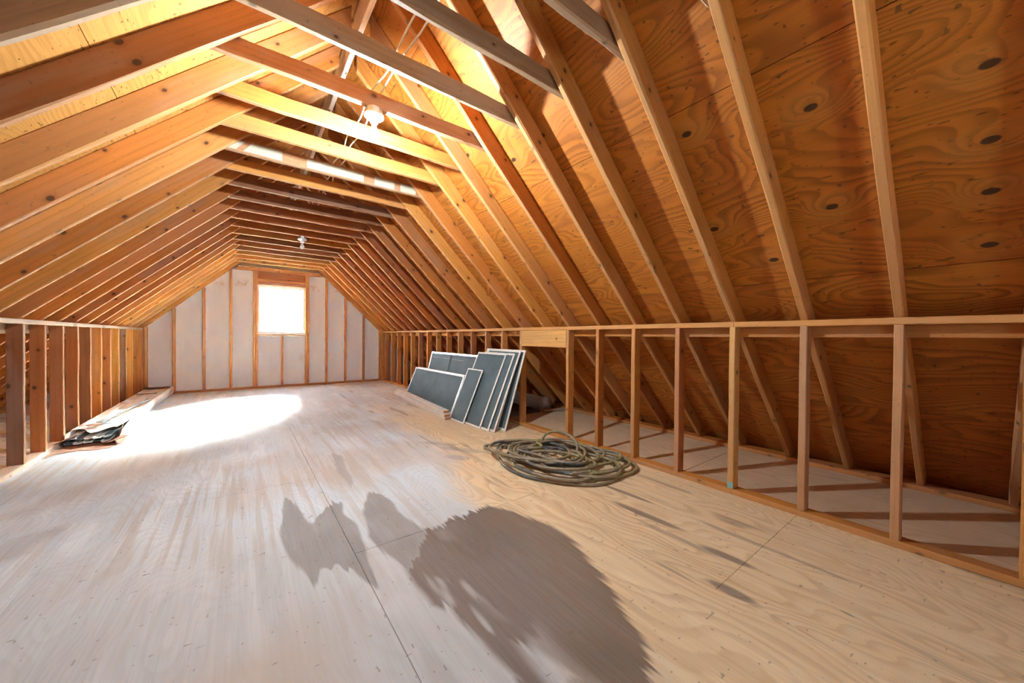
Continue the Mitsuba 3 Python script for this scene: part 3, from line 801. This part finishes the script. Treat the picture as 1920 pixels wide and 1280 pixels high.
screen('white edged screen between the third and the rearmost upright screens', 2.430, 2.757, 0.930, 3.50, 4.20, 0.018, 'mat_white')
screen('tallest cream framed screen at the back, leaning directly on the studs beside the opening', 2.484, 2.786, 0.950, 3.405, 4.262, 0.026, 'mat_cream')

# ------------------------------------------------------------------ boards stacked in front of the screens
def stack_board(label, x0n, x0f, yn, yf, z, wd, tone):
    key = key_for(None, 'wooden_board')
    d = np.array([x0f - x0n, yf - yn, 0])
    e = d / np.linalg.norm(d)
    side = np.array([e[1], -e[0], 0])
    P0 = np.array([x0n, yn, z + 0.018]) + side * wd / 2
    t = key
    labels[t] = {'label': label, 'category': 'board', 'group': 'boards stacked on the floor'}
    m, uv = beam(P0, P0 + d, side * wd, Z0 * 0.034, tone, segs=4, wob=0.0008)
    put(t, 'plank', m, 'mat_plank', uv=uv)
    m, uv = beam(P0 - e * 0.003, P0 - e * 0.0001, side * (wd - 0.002), Z0 * 0.032, 2, segs=1, wob=0, cham=0.0005)
    put(t, 'sawn_end', m, 'mat_end', uv=uv)
    labels[f'{t}__sawn_end'] = {'label': 'reddish brown sawn end'}


stack_board('pale wooden board lying flat on the floor, bottom of the stack before the screens', 2.155, 2.345, 4.33, 6.88, 0.0, 0.085, 7)
stack_board('pale wooden board in the middle of the stack in front of the screens', 2.158, 2.340, 4.35, 6.85, 0.0365, 0.085, 7)
stack_board('pale wooden board on top of the stack before the screens, its end set back', 2.180, 2.360, 4.42, 6.80, 0.0735, 0.085, 7)

# ------------------------------------------------------------------ coiled hose
def hose():
    r = random.Random(5)
    R = 0.0130
    pts = []
    n_loops = 15
    kn = np.arange(n_loops + 2)
    def track(lo, hi):
        return CubicSpline(kn, [r.uniform(lo, hi) for _ in kn])
    ex, ey, aa, bb, ro, up_ = track(-0.15, 0.15), track(-0.20, 0.16), track(0.24, 0.58), track(0.16, 0.42), track(-0.7, 0.8), track(0.0, 1.0)
    for i in range(n_loops * 12):
        a = 2 * math.pi * i / 12
        L_ = i / 12
        u_, v_ = float(aa(L_)) * math.cos(a), float(bb(L_)) * math.sin(a)
        rot = float(ro(L_))
        x = 2.235 + float(ex(L_)) - u_ * math.sin(rot) + v_ * math.cos(rot)
        y = 2.33 + float(ey(L_)) + u_ * math.cos(rot) + v_ * math.sin(rot)
        x = 1.78 + 0.06 * r.random() if x < 1.78 else x
        z = R + 0.0050 * L_ + 0.016 * (1 + math.sin(a * 1.5 + 2 * L_)) * min(1, L_ / 3) * float(up_(L_))
        pts.append((x, y, z))
    # outermost low loops seen at the front, then a small loop thrown out to the left
    lead = [(2.10, 2.86, R), (2.02, 3.02, R + 0.004), (1.93, 3.00, R), (1.93, 2.85, R), (1.85, 2.62, R), (1.78, 2.40, R), (1.80, 2.15, R), (1.93, 1.93, R), (2.06, 1.78, R),
            (2.24, 1.72, R), (2.44, 1.79, R), (2.60, 1.98, R), (2.68, 2.2, R), (2.68, 2.5, R + 0.004)]
    # a last loop that rises off the pile
    tail = [(2.18, 2.45, 0.105), (2.26, 2.58, 0.105)]
    tail += [(2.34 + 0.02 * k / 8 + 0.05 * math.sin(math.pi * k / 8), 2.62 - 0.47 * k / 8 + 0.05 * math.sin(2 * math.pi * k / 8), 0.10 + 0.125 * math.sin(math.pi * k / 8)) for k in range(9)]
    tail += [(2.33, 2.03, 0.09), (2.22, 1.98, 0.085), (2.10, 2.08, 0.09)]
    P = np.array(lead + pts[2:] + tail)
    P[:, 0] = np.minimum(P[:, 0], 2.772)
    P[:, 2] = np.maximum(P[:, 2], R + 0.001)
    cs = CubicSpline(np.arange(len(P)), P)
    line = cs(np.linspace(0, len(P) - 1, len(P) * 5))
    line[:, 0] = np.minimum(line[:, 0], 2.783)
    line[:, 2] = np.maximum(line[:, 2], R + 0.001)
    t = thing('garden_hose', 'brown rubber hose lying in a loose coil on the floor by the right knee wall', 'hose')
    put(t, 'tubing', tube(line, R, 9), 'mat_hose', smooth=True)
    e = line[-1]
    d = line[-1] - line[-3]
    d /= np.linalg.norm(d)
    put(t, 'coupling', tube([e - d * 0.005, e + d * 0.012, e + d * 0.025, e + d * 0.045], 0.016, 12), 'mat_steel')


hose()

# ------------------------------------------------------------------ long carton of siding strips on the left
def carton():
    t = thing('long_carton', 'long white cardboard carton torn open at its near end beside the left knee wall', 'box')
    ya, yb = 5.50, 9.10
    n = 22
    ys = np.linspace(ya, yb, n)

    def sheet(f, thick=0.004):
        """f(y, s) -> point, s in 0..1; a thin double wall."""
        m = 9
        V = []
        for k in (0, 1):
            for y in ys:
                for j in range(m):
                    p = np.array(f(y, j / (m - 1)), float)
                    V.append(p + (0.0, 0.0, thick * k))
        V = np.array(V)
        F = []
        N = n * m

        def idx(k, i, j):
            return k * N + i * m + j
        for i in range(n - 1):
            for j in range(m - 1):
                a, b, c, d = idx(0, i, j), idx(0, i + 1, j), idx(0, i + 1, j + 1), idx(0, i, j + 1)
                F += [(a, b, c), (a, c, d)]
                a, b, c, d = (q + N for q in (a, b, c, d))
                F += [(a, c, b), (a, d, c)]
        for i in range(n - 1):
            for j, s in ((0, 1), (m - 1, -1)):
                a, b, c, d = idx(0, i, j), idx(1, i, j), idx(1, i + 1, j), idx(0, i + 1, j)
                F += [(a, b, c), (a, c, d)] if s > 0 else [(a, c, b), (a, d, c)]
        for j in range(m - 1):
            for i, s in ((0, -1), (n - 1, 1)):
                a, b, c, d = idx(0, i, j), idx(1, i, j), idx(1, i, j + 1), idx(0, i, j + 1)
                F += [(a, b, c), (a, c, d)] if s > 0 else [(a, c, b), (a, d, c)]
        return V, np.array(F)

    xl, xr = -1.412, -1.075

    def xr_at(y):
        return xr + 0.012 * math.sin(y * 2.2) + 0.03 * (y - ya) / (yb - ya)

    put(t, 'bottom_panel', sheet(lambda y, s: (xl + (xr_at(y) - xl) * s, y, 0.003 + 0.004 * s * math.sin(3 * y) ** 2)), 'mat_white_card')

    def side(y, s):
        lean = 0.02 + 0.05 * max(0.0, (6.4 - y)) + 0.010 * math.sin(4 * y)
        hgt = (0.10 + 0.045 * min(1, (y - ya) / 1.0) + 0.012 * math.sin(3.1 * y))
        return (xr_at(y) + lean * s + 0.02 * math.sin(math.pi * s), y, 0.008 + hgt * s)
    V, F = sheet(side, 0.004)
    put(t, 'side_panel', (V, F), 'mat_white_card')
    put(t, 'side_panel', sheet(lambda y, s: (xl + 0.01 * s, y, 0.008 + 0.10 * s)), 'mat_white_card')
    # folded end flap, brown inside, standing at the far end
    fl = bevel_box((0.34, 0.006, 0.15), (0, 0, 0), 0.002)
    fl.apply_transform(trimesh.transformations.rotation_matrix(math.radians(-32), (1, 0, 0)))
    fl.apply_translation((-1.235, yb - 0.01, 0.085))
    put(t, 'end_flap', fl, 'mat_card')

    def top(y, s):
        w = max(0.0, min(1.0, (y - 5.55) / 0.5))
        torn = 0.10 * math.sin(9 * s) * (1 - w)
        return (xl + 0.01 + (xr_at(y) - xl + 0.01) * s, y + torn + 0.15 * (1 - s) * (1 - w), 0.118 + 0.02 * math.sin(3.1 * y) * s - 0.022 * math.sin(math.pi * s) * (1 - 0.4 * w) + 0.03 * (1 - w) * s)
    put(t, 'top_panel', sheet(top, 0.004), 'mat_white_card')
    # torn brown flaps at the near end
    for (x, y, z, sx, sy_, rx, ry, rz) in ((-1.04, 5.60, 0.075, 0.006, 0.34, 0, 14, 8), (-1.05, 5.40, 0.032, 0.17, 0.19, -6, -14, 24), (-1.40, 5.50, 0.06, 0.16, 0.24, 8, -26, -20)):
        m = bevel_box((max(sx, 0.006), sy_, 0.11 if sx < 0.01 else 0.006), (0, 0, 0), 0.002)
        for ang, axis in ((rx, (1, 0, 0)), (ry, (0, 1, 0)), (rz, (0, 0, 1))):
            m.apply_transform(trimesh.transformations.rotation_matrix(math.radians(ang), axis))
        m.apply_translation((x, y, z))
        put(t, 'torn_flap', m, 'mat_card')
    for (x, y, w_, l_, a, mm) in ((-1.27, 5.78, 0.11, 0.10, 0.5, 'mat_card'), (-1.19, 5.80, 0.10, 0.05, -0.2, 'mat_slate'), (-1.24, 5.93, 0.10, 0.05, 0.3, 'mat_slate')):
        m = bevel_box((w_, l_, 0.003), (0, 0, 0), 0.001)
        m.apply_transform(trimesh.transformations.rotation_matrix(a, (0, 0, 1)))
        m.apply_translation((x, y, 0.135))
        put(t, 'torn_scrap', m, mm)
    # the strips inside: thin hollow white profiles with dark mouths, ends stick out
    for i in range(10):
        row, col = divmod(i, 5)
        x = -1.385 + 0.0635 * col
        z = 0.016 + 0.034 * row
        y0 = 5.36 + 0.10 * rng.random() + 0.05 * row
        k = thing('siding_strip', 'white vinyl siding strip with a hooked end poking out of the torn carton', 'siding strip', 'siding strips in the long carton')
        prof = np.array([(0, 0), (0.050, 0.004), (0.052, 0.016), (0.044, 0.018), (0.044, 0.010), (0.004, 0.007), (-0.006, 0.020), (-0.010, 0.018), (-0.003, 0.001)])
        m = trimesh.creation.extrude_polygon(Polygon(prof), 3.35, engine='earcut')
        m.apply_transform(np.array([[1, 0, 0, 0], [0, 0, 1, 0], [0, 1, 0, 0], [0, 0, 0, 1.0]]))
        m.invert()
        m.apply_translation((x, y0, z))
        used[k] = 1
        scene[k] = mikit.ply(m, 'mat_white' if i % 3 else 'mat_slate')
        if i % 3 == 0:
            labels[k] = {'label': 'dark slate siding strip with its end poking out of the torn carton', 'category': 'siding strip', 'group': 'dark siding strips in the long carton'}


carton()
# thin trims lying on the carton
for lab, a, b, r_ in (('long thin slate trim lying on the carton from its torn end', (-1.235, 5.86, 0.140), (-1.085, 7.35, 0.172), 0.006),
                      ('thin pale trim leaning from the carton to the studs', (-1.27, 6.05, 0.140), (-1.345, 7.20, 0.160), 0.005),
                      ('short slate trim lying beside the pale leaning one on the carton', (-1.255, 6.10, 0.140), (-1.300, 7.10, 0.158), 0.005),
                      ('short dark strip across the far end of the carton', (-1.36, 8.25, 0.140), (-1.12, 8.22, 0.148), 0.010)):
    key = key_for(None, 'trim_strip')
    P0, P1 = np.array(a), np.array(b)
    d = (P1 - P0) / np.linalg.norm(P1 - P0)
    e = np.cross(d, Z0)
    e /= np.linalg.norm(e)
    f = np.cross(e, d)
    corners = np.array([P + e * r_ * 2 * i + f * r_ * 0.5 * j for P in (P0, P1) for i in (-1, 1) for j in (-1, 1)])
    scene[key] = mikit.ply(trimesh.convex.convex_hull(corners), 'mat_cream' if 'pale' in lab else 'mat_slate')
    labels[key] = {'label': lab, 'category': 'trim strip'}
# flat brown cardboard under the near end of the carton
pts = [(-1.41, 5.00), (-1.36, 5.14), (-1.24, 5.17), (-1.14, 5.12), (-1.03, 5.13), (-0.98, 5.30), (-0.985, 5.50), (-1.05, 5.74), (-1.10, 5.55), (-1.41, 5.44)]
m = trimesh.creation.extrude_polygon(Polygon(pts), 0.003, engine='earcut')
m.apply_translation((0, 0, 0.0005))
key = key_for(None, 'cardboard_sheet')
scene[key] = mikit.ply(m, 'mat_card')
labels[key] = {'label': 'flat torn brown cardboard on the floor under the near end of the carton', 'category': 'cardboard'}

# ------------------------------------------------------------------ wrapped duct in the right eave behind the opening
line = [(3.70, y, 0.10 + 0.004 * math.sin(y * 7)) for y in np.linspace(4.02, 7.5, 40)]
V, F = tube(line, 0.105, 16)
V = V + 0.012 * (meshkit.noise(V * 14.0, 3)[:, None] - 0.5)
t = thing('wrapped_duct', 'grey wrapped duct lying in the eave beyond the framed opening', 'duct')
put(t, 'sleeve', (V, F), 'mat_duct', smooth=True)
key = key_for(None, 'wood_offcut')
m, uv = beam((3.55, 4.06, 0.17), (3.98, 4.01, 0.15), Y0 * 0.09, Z0 * 0.03, 3, segs=2)
# lies on the end of the eave floor
V = m[0] - np.array([0, 0.10, 0.135])
scene[key] = mikit.ply((V, m[1]), 'mat_lumber', uv=uv)
labels[key] = {'label': 'short grey board end lying at the edge of the eave plywood by the duct', 'category': 'board'}
